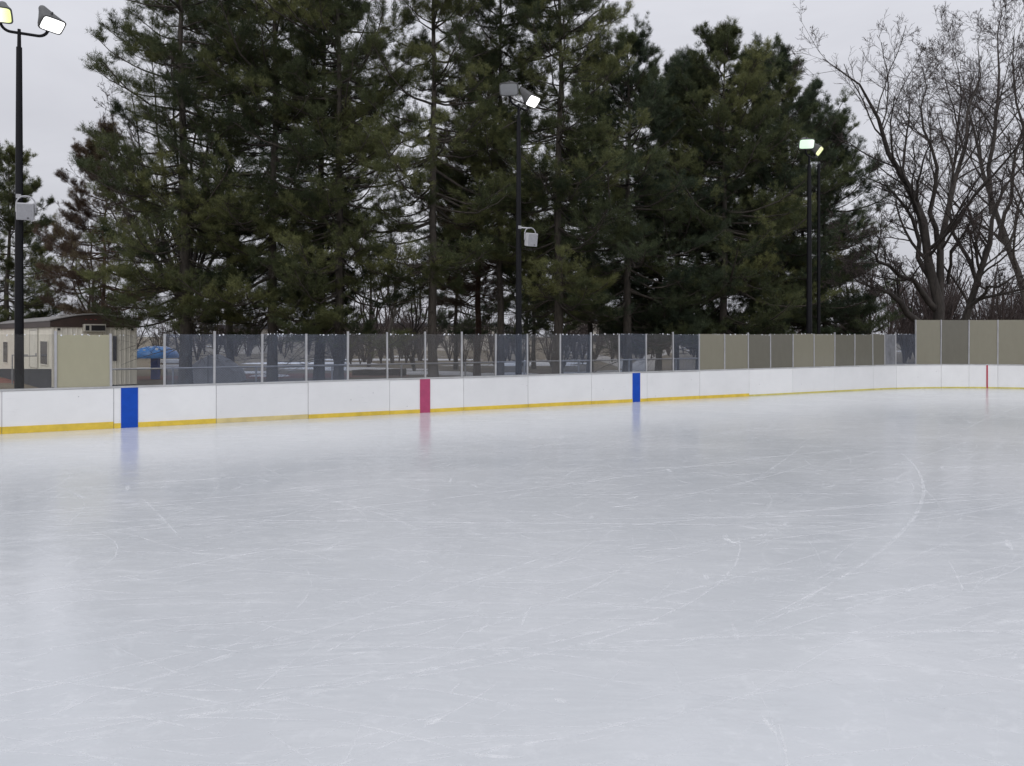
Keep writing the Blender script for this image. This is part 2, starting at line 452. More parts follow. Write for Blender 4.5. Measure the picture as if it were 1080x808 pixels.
# skate marks: thousands of thin frost cuts curving over the ice
def skate_marks():
    r = np.random.default_rng(4)
    V = []; Fc = []; T = []; base = 0
    def mark(px, py, ang, length, curv, width, alpha, k):
        nonlocal base
        s = np.linspace(0, length, k); th = ang + curv*s
        ds = s[1]-s[0]
        x = px + np.concatenate([[0], np.cumsum(np.cos(th[:-1])*ds)]); y = py + np.concatenate([[0], np.cumsum(np.sin(th[:-1])*ds)])
        q = np.stack([x-P0[0], y-P0[1]], 1); dn = q@N; tu = q@U
        if dn.min() < .35 or dn.max() > 25.3 or tu.max() > 33: return
        w = width*.5*np.sqrt(np.clip(np.sin(np.linspace(.05, math.pi-.05, k)), 0, 1))
        nx, ny = -np.sin(th), np.cos(th); z = .0005 + r.random()*.0008
        A = np.stack([x+nx*w, y+ny*w, np.full(k, z)], 1); B = np.stack([x-nx*w, y-ny*w, np.full(k, z)], 1)
        V.append(np.concatenate([A, B])); i = np.arange(k-1)
        Fc.append(np.stack([base+i, base+k+i, base+k+i+1, base+i+1], 1)); base += 2*k
        T.append(np.full(2*k, alpha))
    for _ in range(6500):
        t, d = r.uniform(-8, 33), r.uniform(.4, 25)
        p = P0 + U*t + N*d
        near = max(0, 1 - math.hypot(*p)/14)
        ang = math.atan2(U[1], U[0]) - .2 + r.normal(0, .5) if r.random() < .92 else r.uniform(0, 6.28)
        ln = float(np.clip(r.lognormal(.1, .8), .15, 9))
        mark(p[0], p[1], ang, ln, r.normal(0, .22), r.uniform(.006, .022), r.uniform(.3, 1.3)*(1-.35*near), 14)
    for _ in range(1500):   # short scrapes and stop marks
        t, d = r.uniform(-8, 33), r.uniform(.4, 25); p = P0 + U*t + N*d
        mark(p[0], p[1], r.uniform(0, 6.28), r.uniform(.05, .5), r.normal(0, 1.0), r.uniform(.01, .07), r.uniform(.3, 1.1), 6)
    for _ in range(170):    # long lanes left by crossing skaters
        t, d = r.uniform(-8, 25), r.uniform(1, 24); p = P0 + U*t + N*d
        mark(p[0], p[1], math.atan2(U[1], U[0]) + r.normal(-.15, .3), r.uniform(4, 12), r.normal(0, .028), r.uniform(.015, .055), r.uniform(.25, .8), 30)
    o = new_mesh_obj('skate_marks', np.concatenate(V), np.concatenate(Fc), M['marks'], None, False, np.concatenate(T))
    tag(o, 'white skate cuts and scrapes curving all over the ice', 'skate marks', kind='stuff')
skate_marks()

# ------------------------------------------------------------------ rink boards
boards = empty('rink_boards', (0,0,0))
tag(boards, 'low white rink boards with yellow kick strip, blue and red stripes along the ice', 'rink boards')
BT = 1.045
seam_px = [120,228,325,411,489,557,623.8,682.5,738,790,836,880,921.5,945.5,992.7,1022,1052.5]
seams = [t_of_px(p) for p in seam_px]
seams = [seams[0]-2.44*k for k in (3,2,1)] + seams
while seams[-1] < T_CURVE + RC*math.pi/2 + 3: seams.append(seams[-1] + 1.22)
rb = random.Random(2)
for i in range(len(seams)-1):
    a, b = seams[i]+.006, seams[i+1]-.006
    off = rb.uniform(-.006, .006); top = BT + rb.uniform(-.006, .004)
    pan = wall_strip(MB(), a, b, .0, top, -.045, off).build('board_panel', M['board'], boards)
    px = seam_px[i-3] if 3 <= i < 3+len(seam_px) else (0 if i < 3 else 1100)
    if px < 120: mk, kh = 'kick', .175
    elif px < 228: mk, kh = 'kick', .135
    elif px < 325: mk, kh = 'kick_pale', .125
    elif px < 785: mk, kh = 'kick', .118
    else: mk, kh = 'kick_olive', .06
    ks = wall_strip(MB(), a, b, .001, kh + rb.uniform(-.006,.006), off-.004, off+.012).build('kick_strip', M[mk], pan)
    if mk == 'kick_pale': tag(ks, 'faded pale yellow kick strip')
def stripe(px, w, mat, lab):
    t = t_of_px(px)
    tag(wall_strip(MB(), t-w/2, t+w/2, .002, BT+.003, -.02, .018).build('line_stripe', mat, boards), lab)
stripe(136.6, .40, M['blue'], 'blue line stripe at the left of the boards')
stripe(448.2, .335, M['red'], 'magenta red centre line stripe')
stripe(671, .335, M['blue'], 'blue line stripe right of the centre stripe')
stripe(1041, .06, M['goal'], 'thin red goal line stripe')
cap = MB(); wall_strip(cap, seams[0], seams[-1], BT+.004, BT+.05, -.13, .012)
cap.build('cap_rail', M['cap'], boards)
# back framing of the boards (seen only from the side)
for t in seams:
    p, tn, nn = bpt(t)
    MB().frame_box(p3(p,0), (*tn,0), (*(-nn),0), (0,0,1), (-.03,.05,0), (.03,.125,BT)).build('frame_post', M['steel'], boards)

# ------------------------------------------------------------------ clear screen on the boards
screen = empty('rink_screen', (0,0,0))
tag(screen, 'see-through and yellowed acrylic panes between grey posts standing on the low boards', 'rink glass')
tall = empty('tall_rink_screen', p3(bpt(t_of_px(967))[0], 0))
tag(tall, 'taller yellowed beige acrylic panes on the boards at the right end of the rink', 'rink glass')
post_px = [58.7,117.5,173.5,226,276.4,323.4,367,409.4,449.3,487.5,523,557,591.5,623.8,654,682.5,711,738,765,790,813.5,837,859.5,881,902,921.5,934,945.5,966.5,992.7,1022,1052.5]
pane_mat = ['p_beige_lit','p_clear','p_blue','p_blue','p_blue','p_blue','p_grey','p_grey','p_grey','p_grey','p_blue','p_grey','p_blue','p_grey','p_blue','p_grey','p_blue',
            'p_beige2','p_beige2','p_beige_shaded','p_beige_shaded','p_beige2','p_beige2','p_beige_shaded','p_beige_shaded','p_beige_shaded','p_mist','p_blue','p_beige2','p_beige_shaded','p_beige2','p_beige2']
labs = {'p_beige_lit':'yellowed pane coloured paler for the light behind it', 'p_clear':'very clear pane', 'p_blue':'bluish tinted pane', 'p_grey':'grey scuffed see-through pane',
        'p_mist':'misty pale grey pane', 'p_beige2':'yellowed beige pane', 'p_beige_shaded':'yellowed pane coloured darker for the dim background behind it'}
ts = [t_of_px(p) for p in post_px]
pre = [ts[0]-1.22*k for k in (5,4,3,2,1)]
post_t = pre + ts
mats_ = ['p_blue','p_blue','p_grey','p_blue','p_clear'] + pane_mat
while post_t[-1] < T_CURVE + RC*math.pi/2 + 2.5:
    post_t.append(post_t[-1]+1.22); mats_.append('p_beige2')
ZB, ZT, ZTALL = BT+.05, 2.452, 3.10
i_tall = 5 + post_px.index(966.5)
inv = tall.matrix_basis.inverted() if False else None
tl = np.array([tall.location.x, tall.location.y])
class Off(MB):
    """mesh in the local frame of a thing that stands away from the origin"""
    def __init__(self, o): super().__init__(); self.o = np.array(o, float)
    def add(self, vs, fs): return super().add([np.array(p) - self.o for p in vs], fs)
beads = []
for i in range(len(post_t)):
    istall = i >= i_tall
    root = tall if istall else screen
    mk = (lambda: Off((tl[0], tl[1], 0))) if istall else MB
    zt = ZTALL if istall else ZT + rb.choice((.0, .0, .05, .07)) + .01
    p, tn, nn = bpt(post_t[i])
    lean = rb.uniform(-.012, .012)
    m = mk(); o3 = p3(p, 0) - p3(nn,0)*.05
    w = .030 if i < 12 else .026
    m.frame_box(o3, (*tn,0), (*nn,0), (lean/1.4, 0, 1), (-w,-.03,ZB-.002), (w,.03,zt))
    m.build('screen_post', M['alu'], root, .006)
    if i == len(post_t)-1: break
    a, b = post_t[i]+w-.004, post_t[i+1]-w+.004
    m = mk(); z1 = ZTALL-.01 if istall else ZT + rb.uniform(-.02, .012)
    wall_strip(m, a, b, ZB+.001, z1, -.056, -.044, .3)
    nm = mats_[i]
    pn = m.build('screen_pane', M[nm], root)
    tag(pn, labs[nm])
    if not istall:
        for k in range(rb.randint(4, 10)):
            t = rb.uniform(a+.04, b-.04); p, tn, nn = bpt(t)
            beads.append((p3(p - nn*.05, z1 + rb.uniform(-.03,.006)), rb.choice((.008,.010,.012,.016,.024))))
    else:
        for k in range(rb.randint(0, 2)):
            t = rb.uniform(a+.04, b-.04); p, tn, nn = bpt(t)
bm_ = MB()
for (c, r) in beads:
    rings = [[c + np.array([r*math.sin(th)*math.cos(ph), 1.3*r*math.sin(th)*math.sin(ph), r*math.cos(th)]) for ph in (0,1.05,2.1,3.14,4.19,5.24)] for th in (.3,1.0,1.6,2.2,2.8)]
    bm_.loft(rings)
tag(bm_.build('ice_beads', M['frost'], screen, 0, True), kind='stuff')

# ------------------------------------------------------------------ lamp poles
def lamp_head_mesh():
    """floodlight: lens plane at y=0 facing -y, housing tapering back to +y"""
    def sec(y, w, h, z0, n=20, e=.32):
        out = []
        for j in range(n):
            a = 2*math.pi*j/n; c, s = math.cos(a), math.sin(a)
            out.append((w/2*math.copysign(abs(c)**e, c), y, z0 + h/2*math.copysign(abs(s)**e, s)))
        return out
    b = MB()
    b.loft([sec(0.0,.66,.44,0), sec(.10,.64,.42,.0), sec(.28,.46,.34,.02,20,.45), sec(.50,.27,.24,.05,20,.7), sec(.60,.21,.19,.06,20,.9), sec(.64,.12,.11,.06,20,1)])
    b.tube([(0,.20,.18),(0,.20,.27)], [.03,.022], 8)
    rim = MB()
    o, q = sec(-.012,.69,.47,0), sec(-.012,.62,.40,0)
    o2, q2 = sec(.03,.69,.47,0), sec(.03,.62,.40,0)
    n = len(o)
    rim.add(o+q+o2+q2, [f for j in range(n) for k in [(j+1)%n] for f in ((j,k,n+k,n+j),(2*n+j,3*n+j,3*n+k,2*n+k),(j,2*n+j,2*n+k,k),(n+j,n+k,3*n+k,3*n+j))])
    # barn-door top visor
    ln = MB(); rings = [sec(-.008,.62,.40,0), sec(-.022,.5,.3,0), sec(-.028,.2,.1,0)]
    ln.loft(rings)
    return b, rim, ln
from mathutils import Vector, Matrix
def aim_matrix(loc, aim):
    a = Vector(aim).normalized(); y = -a
    x = y.cross(Vector((0,0,1))).normalized(); z = x.cross(y)
    m = Matrix((x, y, z)).transposed().to_4x4(); m.translation = loc
    return m
POLE_H = 10.25
def make_pole(px, Y, lens_mats, label, aims, base_r=.115, arm=(.884,.4675), hs=(1,1,1), ph=10.25, reach=(.66,.66)):
    x = X_at(px, Y)
    root = empty('lamp_pole', (x, Y, 0)); tag(root, label, 'lamp pole', 'floodlight poles behind the boards')
    m = MB(); m.tube([(0,0,-.05),(0,0,2.4),(0,0,6),(0,0,ph-.45)], [base_r,base_r*.95,base_r*.8,base_r*.6], 14)
    m.build('pole', M['pole'], root, 0, True)
    m = MB(); m.tube([(0,0,0),(0,0,.06)], .2, 16); m.build('base_plate', M['pole'], root, .01)
    ar = MB(); ar.tube([(0,0,ph-.5),(0,0,ph-.2),(0,0,ph+.03)], [.05,.045,.04], 10)
    u3 = np.array([arm[0], arm[1], 0])
    pts = []
    for s in (-1, 1):
        pts = [np.array([0,0,ph-.07])]
        for k in range(9):
            a = math.pi/2*k/8
            pts.append(np.array([0,0,ph-.07]) + u3*s*(reach[(s+1)//2]-.24+.24*math.sin(a)) + np.array([0,0,.24*(1-math.cos(a))]))
        pts.append(pts[-1] + np.array([0,0,.08]))
        ar.tube(pts, .038, 10)
    ar.build('lamp_arm', M['pole'], root, 0, True)
    for s, lm, aim in ((-1, lens_mats[0], aims[0]), (1, lens_mats[1], aims[1])):
        b, rim, ln = lamp_head_mesh()
        h = b.build('lamp_head', M['housing'], root, 0, True)
        a = np.array(aim)/np.linalg.norm(aim)
        loc = Vector(u3*s*reach[(s+1)//2] + np.array([0,0,ph+.42]) + a*.26)
        h.matrix_local = aim_matrix(loc, aim) @ Matrix.Diagonal((*hs, 1))
        rim.build('lens_rim', M['housing'], h, 0, True)
        ln.build('lens', M[lm], h, 0, True)
    return root
AR, AL = (.62,-.32,-.72), (.30,-.74,-.60)
pole_a = make_pole(20.2, 20.5, ('lamp_yellow','lamp_white'), 'floodlight pole carrying a speaker at the left edge, in front of the cream trailer', (AL, AR), .115, (.884,.4675), (.92,1.15,.92), 10.5, (.42,.66))
pole_b = make_pole(547, 26.3, ('lamp_dim','lamp_white'), 'black floodlight pole carrying a speaker before the middle pines, one head dim', ((-.10,-.84,-.46), (.60,-.45,-.66)), .115, (.52,.854), (.92,1.15,.92), 10.25, (.58,.66))
pole_c = make_pole(853.5, 33.4, ('lamp_green','lamp_lime'), 'black floodlight pole without a speaker, with two greenish lamps, before the right-hand pines', ((-.12,-.86,-.42), (.66,-.42,-.60)), .13, (.62,.785), (.95,1.1,.95), 10.2, (.5,.72))

def slim_post():
    Y = 38.0; root = empty('slim_pole', (X_at(863.5,Y), Y, 0)); tag(root, 'slim dark pole without lamps standing just right of the right floodlight pole', 'pole')
    MB().tube([(0,0,-.05),(0,0,5),(0,0,10.7)], [.085,.08,.07], 12).build('shaft', M['pole'], root, 0, True)
    MB().tube([(0,0,10.7),(0,0,10.78),(0,0,10.84)], [.085,.08,.03], 12).build('cap', M['pole'], root, 0, True)
slim_post()

def make_speaker(x, Y, z, rz, label, side):
    root = empty('loudspeaker', (x, Y, z), rz); root.scale = (.83, .83, .88)
    tag(root, label, 'loudspeaker', 'loudspeakers on the lamp poles')
    hw, hh, d = .235, .25, .36
    tilt = R(-10); ct, st = math.cos(tilt), math.sin(tilt)
    ax, ay, az = (1,0,0), (0,ct,-st), (0,st,ct)
    o = np.array([side, -.34, -.28])
    body = MB()
    rings = []
    for (y, w, h) in ((-d/2, hw, hh), (d*.1, hw, hh), (d/2, hw*.72, hh*.82)):
        rings.append([o + np.array(ax)*sx*w + np.array(ay)*y + np.array(az)*sz*h for sx, sz in ((-1,-1),(1,-1),(1,1),(-1,1))])
    body.loft(rings); body.build('cabinet', M['speaker'], root, .02, False, 3)
    gr = MB().frame_box(o, ax, ay, az, (-hw+.022,-d/2-.012,-hh+.022), (hw-.022,-d/2+.004,hh-.022)); gr.build('grille', M['grille'], root, .006)
    bd = MB().frame_box(o, ax, ay, az, (.06,-d/2-.018,-hh+.05), (.12,-d/2-.008,-hh+.08)); bd.build('badge', M['dark'], root)
    yk = MB()
    pts = []
    for k in range(13):
        a = math.pi*k/12
        pts.append(o + np.array([-math.cos(a)*(hw+.03), .02, .10 + .36*math.sin(a)**.6]))
    pts = [pts[0]-np.array([0,0,.12])] + pts + [pts[-1]-np.array([0,0,.12])]
    yk.tube(pts, .022, 8)
    yk.tube([o + np.array([0,.02,.44]), np.array([0,-.05,.20])], .03, 8)
    yk.frame_box((0,0,.20), (1,0,0), (0,1,0), (0,0,1), (-.07,-.11,-.06), (.07,-.085,.06))
    yk.build('yoke', M['bracket'], root, 0, True)
    return root
make_speaker(X_at(20.2,20.5), 20.5, 5.92, R(22), 'grey box loudspeaker on the left-edge floodlight pole', .24)
make_speaker(X_at(547,26.3), 26.3, 5.90, R(30), 'grey box loudspeaker on the middle floodlight pole among the pines', .36)

# ------------------------------------------------------------------ chain-link fence behind the boards
def chain_fence():
    root = empty('chain_link_fence', p3(bpt(1.0)[0] - N*2.1, 0)); o0 = np.array(root.location)
    tag(root, 'low grey chain-link fence with pipe rail seen through the rink panes', 'fence')
    zt = 1.45; ta, tb = -1.2, 27.0
    def q(t, z): 
        return p3(P0 + U*t - N*2.1, z) - o0
    k = 0; t = ta
    while t <= tb:
        MB().tube([q(t,-.05), q(t,zt+.03)], .028, 8).build('fence_post', M['steel'], root, 0, True)
        t += 2.35
    MB().tube([q(ta,zt), q(tb,zt)], .026, 8).build('top_rail', M['steel'], root, 0, True)
    # woven wire
    V = []; Fq = []; n = 0; r = .0022; s = .075
    h = zt - .05
    T = np.arange(ta, tb-h, s)
    for sg in (1, -1):
        for tt in T:
            a = q(tt if sg > 0 else tt+h, .05); b = q(tt+h if sg > 0 else tt, zt)
            e = np.array([N[0], N[1], 0])*(.004*sg)
            side = np.array([U[0]*r, U[1]*r, -r*sg]); dp = np.array([N[0], N[1], 0])*r*1.5
            V += [a+e+side, a+e-side, a+e+dp, b+e+side, b+e-side, b+e+dp]
            Fq += [(n,n+1,n+4,n+3),(n+1,n+2,n+5,n+4),(n+2,n,n+3,n+5)]; n += 6
    new_mesh_obj('wire_mesh', np.array(V), np.array(Fq), M['wire'], root)
chain_fence()

# ------------------------------------------------------------------ trailer building at left
def trailer():
    A = np.array([-.65,.76,0.]); A /= np.linalg.norm(A); B = np.array([.76,.65,0.]); B /= np.linalg.norm(B); Zv = np.array([0,0,1.])
    o = np.array([-20.2, 34.0, 0])
    root = empty('trailer_building', tuple(o)); tag(root, 'cream ribbed trailer building with curved brown roof fascia and window air conditioner', 'trailer')
    W, LN, H0, H1 = 3.42, 18.0, .12, 2.78
    zero = np.zeros(3)
    def P(a, b, z): return A*a + B*b + Zv*z
    # ribbed front wall and ribbed long side wall
    def ribbed(along, nrm, length, z0, z1, pitch=.2):
        m = MB(); prof = []; s = 0
        while s < length - 1e-6:
            prof += [(s,0),(s+pitch*.6,0),(s+pitch*.7,.018),(s+pitch*.9,.018)]; s += pitch
        prof.append((length,0)); prof = [(min(a,length),b) for a,b in prof]
        vs = [along*a + nrm*b + Zv*z0 for a,b in prof] + [along*a + nrm*b + Zv*z1 for a,b in prof]
        n = len(prof); m.add(vs, [(i,i+1,n+i+1,n+i) for i in range(n-1)])
        m.add([along*0 - nrm*.08 + Zv*z0, along*length - nrm*.08 + Zv*z0, along*length - nrm*.08 + Zv*z1, along*0 - nrm*.08 + Zv*z1], [(3,2,1,0)])
        return m
    ribbed(B, -A, W, H0, H1).build('front_wall', M['cream'], root)
    ribbed(A, -B, LN, H0, H1).build('side_wall', M['cream'], root)
    m = MB(); m.frame_box(zero, A, B, Zv, (.1,W-.08,H0), (LN,W,H1)); m.frame_box(zero, A, B, Zv, (LN-.08,.1,H0), (LN,W-.1,H1)); m.build('rear_wall', M['cream'], root)
    # corner trims
    m = MB(); m.frame_box(zero, A, B, Zv, (-.03,-.03,H0), (.05,.05,H1+.003)); m.frame_box(zero, A, B, Zv, (-.03,W-.04,H0), (.05,W+.03,H1+.003)); m.build('corner_trim', M['cream'], root)
    # curved brown fascia at the front, straight along the side, then the roof sheet
    m = MB(); k = 14
    top = [P(-.06, -.08+(W+.16)*i/k, 3.02 + .30*math.sin(math.pi*i/k)) for i in range(k+1)]
    bot = [P(-.06, -.08+(W+.16)*i/k, H1-.02) for i in range(k+1)]
    top2 = [p + A*.05 for p in top]; bot2 = [p + A*.05 for p in bot]; n = k+1
    m.add(top+bot+top2+bot2, [(i,i+1,n+i+1,n+i) for i in range(k)] + [(2*n+i,3*n+i,3*n+i+1,2*n+i+1) for i in range(k)] +
          [(i,2*n+i,2*n+i+1,i+1) for i in range(k)] + [(n+i,n+i+1,3*n+i+1,3*n+i) for i in range(k)])
    m.frame_box(zero, A, B, Zv, (-.005,-.085,H1-.02), (LN,-.035,3.03))
    m.build('fascia', M['brown'], root)
    rf = MB(); rings = []
    for a in (-.10, LN+.05):
        rr = [P(a, -.13+(W+.26)*i/k, 3.034 + .31*math.sin(math.pi*i/k)) for i in range(k+1)]
        rings.append(rr + [p + Zv*.05 for p in rr[::-1]])
    rf.loft(rings); rf.build('roof', M['roofedge'], root)
    # roof vents
    m = MB(); m.frame_box(zero, A, B, Zv, (1.2,.5,3.15), (1.7,.9,3.36)); m.build('roof_vent', M['roofedge'], root, .03)
    # skirt along the side
    m = MB(); m.loft([[P(a,b,z) for b,z in ((-.05,-.05),(-.022,-.05),(-.022,h),(-.05,h))] for a,h in ((0,.92),(LN,.32))]); m.build('skirt', M['skirt'], root)
    m = MB(); m.frame_box(zero, A, B, Zv, (.02,.02,-.05), (LN-.02,W-.02,H0-.004)); m.build('underframe', M['skirt'], root)
    # windows on the long side, door
    def side_window(a, w, z0, z1):
        f = MB()
        for lo, hi in (((a-.05,-.045,z0-.05),(a+w+.05,-.02,z0)), ((a-.05,-.045,z1),(a+w+.05,-.02,z1+.05)), ((a-.05,-.045,z0),(a,-.02,z1)), ((a+w,-.045,z0),(a+w+.05,-.02,z1))):
            f.frame_box(zero, A, B, Zv, lo, hi)
        wf = f.build('window', M['cream'], root)
        MB().frame_box(zero, A, B, Zv, (a,-.034,z0), (a+w,-.021,z1)).build('pane', M['winglass'], wf)
    side_window(.9, 1.7, 1.08, 2.12); side_window(8.6, 1.4, .95, 2.05); side_window(12.4, 1.7, .85, 2.0)
    d = MB().frame_box(zero, A, B, Zv, (3.3,-.05,.85), (5.3,-.022,2.62)); dd = d.build('door', M['cream'], root, .008)
    MB().frame_box(zero, A, B, Zv, (3.45,-.09,1.45), (3.55,-.051,1.55)).build('handle', M['steel'], dd)
    f = MB()
    for lo, hi in (((3.20,-.06,.85),(3.295,-.021,2.72)), ((5.305,-.06,.85),(5.4,-.021,2.72)), ((3.295,-.06,2.625),(5.305,-.021,2.72))): f.frame_box(zero, A, B, Zv, lo, hi)
    f.build('door_frame', M['acgrey'], root)
    # hand rails at the door
    m = MB()
    for a in (3.1, 5.5): m.tube([P(a,-.75,.0), P(a,-.75,1.45)], .03, 8); m.tube([P(a,-.75,1.43), P(a,-.1,1.43)], .025, 8)
    m.build('hand_rail', M['steel'], root, 0, True)
    # front: window, AC unit, marker lamps
    wf = MB().frame_box(zero, A, B, Zv, (-.05,2.42,1.22), (-.021,2.58,2.36)).build('window', M['winglass'], root)
    ac = MB().frame_box(zero, A, B, Zv, (-.38,1.18,2.56), (-.022,2.06,2.90)).build('air_conditioner', M['acgrey'], root, .015)
    MB().frame_box(zero, A, B, Zv, (-.392,1.46,2.61), (-.376,2.02,2.85)).build('grille', M['dark'], ac)
    MB().frame_box(zero, A, B, Zv, (-.392,1.23,2.62), (-.376,1.38,2.84)).build('control_slot', M['dark'], ac)
    for k in range(3): MB().frame_box(zero, A, B, Zv, (-.085,1.28+.19*k,3.09), (-.06,1.35+.19*k,3.13)).build('marker_lamp', M['marker'], root)
    for b in (.2, 3.2): MB().frame_box(zero, A, B, Zv, (-.075,b,2.62), (-.019,b+.09,2.71)).build('corner_lamp', M['dark'], root)
trailer()

# ------------------------------------------------------------------ small things behind the boards at left
def blue_canopy():
    Y = 43.0; x = X_at(164, Y)
    root = empty('play_canopy', (x, Y, 0)); tag(root, 'bright blue domed play canopy on a dark blue post, frost on top', 'play canopy')
    m = MB(); rings = []
    for (r, z) in ((1.22,1.14),(1.22,1.30),(1.12,1.46),(.9,1.62),(.55,1.75),(.05,1.80)):
        rings.append([(r*math.cos(2*math.pi*j/24), r*math.sin(2*math.pi*j/24), z) for j in range(24)])
    m.loft(rings); m.build('dome', M['playblue'], root, 0, True)
    MB().box((-.19,-.19,-.06),(.19,.19,1.15)).build('post', M['postblue'], root, .03)
    fr = MB(); r_ = random.Random(1)
    for k in range(26):
        a = r_.uniform(0, 6.28); rr = r_.uniform(.5, 1.1); z = 1.80 - .33*(rr/1.12)**2.2
        fr.frame_box((rr*math.cos(a), rr*math.sin(a), z), (1,0,0), (0,1,0), (0,0,1), (-.08,-.05,-.03), (.06,.07,.03))
    fr.build('frost_cover', M['frost'], root, .01)
blue_canopy()
def picnic_table(px, Y, rz, label):
    root = empty('picnic_table', (X_at(px,Y), Y, -.05), rz); tag(root, label, 'picnic table')
    m = MB()
    for k in range(5): m.box((-.9,-.36+.145*k,.72), (.9,-.36+.145*k+.13,.76))
    m.build('tabletop', M['timber'], root)
    for s in (-1,1):
        MB().box((-.9,s*.72-.13,.43), (.9,s*.72+.13,.47)).build('bench_seat', M['timber'], root)
        for x in (-.65,.65):
            l = MB(); l.tube([(x,s*.62,0),(x,s*.2,.72)], .045, 6); l.build('leg', M['timber'], root)
    MB().box((-.91,-.37,.762), (.91,.37,.97)).build('snow_layer', M['snow'], root, .03, True)
    MB().box((-.9,-.86,.472), (.9,-.58,.66)).build('snow_layer', M['snow'], root, .025, True)
picnic_table(184, 47.0, R(4), 'snow-covered picnic table between the blue play canopy and a pine trunk')
def tarp_heap():
    Y = 41.0; x = X_at(226, Y)
    root = empty('covered_heap', (x, Y, 0), R(8)); tag(root, 'low grey gabled tarp cover standing among the left pine trunks', 'covered heap')
    m = MB(); k = 10; rings = []
    for i in range(k+1):
        y = -1.3 + 2.6*i/k; sag = .05*math.sin(i*1.9)
        rings.append([(-1.35,y,-.06),(-1.2,y,.55+sag),(-.6,y,1.02+sag),(0,y,1.36+sag*.6),(.65,y,1.0-sag),(1.25,y,.52+sag),(1.4,y,-.06)])
    m.loft(rings); m.build('tarp', M['tarp'], root)
    MB().tube([(0,-1.34,-.06),(0,-1.34,1.36)], .03, 6).build('tent_pole', M['steel'], root, 0, True)
tarp_heap()
def log():
    Y = 46.5; root = empty('fallen_log', (X_at(400,Y), Y, .14), R(6)); tag(root, 'dark fallen log lying on the red-brown strip behind the boards', 'log')
    m = MB(); m.tube([(-1.6,0,0),(-.8,.05,.02),(0,0,.0),(.9,.04,.03),(1.6,0,.02)], [.16,.19,.18,.2,.22], 12)
    m.build('bark', M['log'], root, 0, True)
    MB().tube([(1.6,0,.02),(1.615,0,.02)], .17, 12).build('cut_end', M['timber'], root)
    MB().tube([(.4,0,.1),(.55,-.1,.42),(.6,-.1,.5)], [.06,.04,.03], 8).build('branch_stub', M['log'], root, 0, True)
log()

# ground bands: red mulch strip, paths (sheets 4 mm apart)
def sheet(name, poly, z, mat):
    m = MB(); m.add([(x,y,z) for x,y in poly], [tuple(range(len(poly)))]); return tag(m.build(name, mat), kind='structure')
def band(pts, w):
    pts = [np.array(p, float) for p in pts]; l, r = [], []
    for i, p in enumerate(pts):
        t = pts[min(i+1,len(pts)-1)] - pts[max(i-1,0)]; t /= np.linalg.norm(t); nn = np.array([-t[1],t[0]])
        ww = w*(1+.12*math.sin(i*2.3)); l.append(p+nn*ww/2); r.append(p-nn*ww/2)
    return l + r[::-1]
sheet('mulch_strip', band([(-34,40.5),(-26,42.5),(-20,44.5),(-14,46.5),(-10,47.5),(-6.5,48.2)], 5.0), -.056, M['red_earth'])
sheet('path', band([(8.5,40),(8.8,52),(9.0,60),(9.3,72),(9.9,92),(6,130)], 2.0), -.052, M['path'])
sheet('path', band([(8.9,53),(11.5,66),(16,88),(23,114),(34,150)], 2.2), -.048, M['path'])
# snow patches lying on the grass beyond the fence
def snow_patches():
    r = random.Random(9)
    for (px, Y, rx, ry) in ((440,49,3.2,1.1),(455,50,2.4,.8),(352,56,3.6,.9),(395,54,4.0,.8),(505,47.5,2.2,.9),(540,48,1.7,1.0),(625,49,2.4,1.2),(655,51,1.6,.8),(268,50,1.6,.7),(285,46,1.0,.7),(215,56,2.5,.8),(330,66,6,1.2),(420,75,7,1.5),(545,62,4,1.0),(575,66,4,1.2)):
        x0 = X_at(px, Y); k = 26; m = MB(); rings = []
        rad = [1 + .28*math.sin(2*a*2*math.pi/k+r.random()*6) * .5 + r.uniform(-.16,.16) for a in range(k)]
        for s, z in ((1.0,-.058),(.86,.02),(.5,.05)):
            rings.append([(x0 + rx*s*rad[j]*math.cos(2*math.pi*j/k), Y + ry*s*rad[j]*math.sin(2*math.pi*j/k), z + (r.uniform(-.01,.01) if z > 0 else 0)) for j in range(k)])
        m.loft(rings)
        yield m
allp = MB()
for m in snow_patches(): allp.add(m.v, m.f)
tag(allp.build('snow_patches', M['snow'], None, 0, True), 'white patches of thin snow on the brown grass beyond the boards', 'snow', kind='stuff')

# ------------------------------------------------------------------ far pale buildings
def far_building(name, x0, x1, Y, h, depth, label, wallm, roofm, nwin):
    root = empty(name, (x0, Y, -.06)); tag(root, label, 'building')
    w = x1-x0
    MB().box((0,0,0),(w,depth,h)).build('wall', M[wallm], root)
    MB().box((-.4,-.4,h+.003),(w+.4,depth+.4,h+.5)).build('roof', M[roofm], root)
    for k in range(nwin):
        x = w*(k+.5)/nwin; ww = w/nwin*.55
        f = MB()
        for lo, hi in (((x-ww/2-.08,-.06,1.0),(x+ww/2+.08,-.003,1.1)), ((x-ww/2-.08,-.06,2.5),(x+ww/2+.08,-.003,2.6)), ((x-ww/2-.08,-.06,1.1),(x-ww/2,-.003,2.5)), ((x+ww/2,-.06,1.1),(x+ww/2+.08,-.003,2.5)), ((x-.04,-.05,1.1),(x+.04,-.003,2.5))): f.box(lo, hi)
        wf = f.build('window', M['pale'], root)
        MB().box((x-ww/2,-.035,1.1),(x+ww/2,-.004,2.5)).build('pane', M['winglass'], wf)
far_building('school_building', -27, -1.5, 120, 3.7, 14, 'long pale low building far behind the middle pine trunks', 'pale', 'slate', 9)
far_building('house', -38.5, -32.5, 100, 3.2, 7, 'small pale house far off behind the left pine trunks', 'pale', 'slate', 3)
far_building('pavilion_building', 10, 30, 135, 4.6, 10, 'pale low building far off behind the pines to the right of the middle pole', 'pale', 'slate', 6)

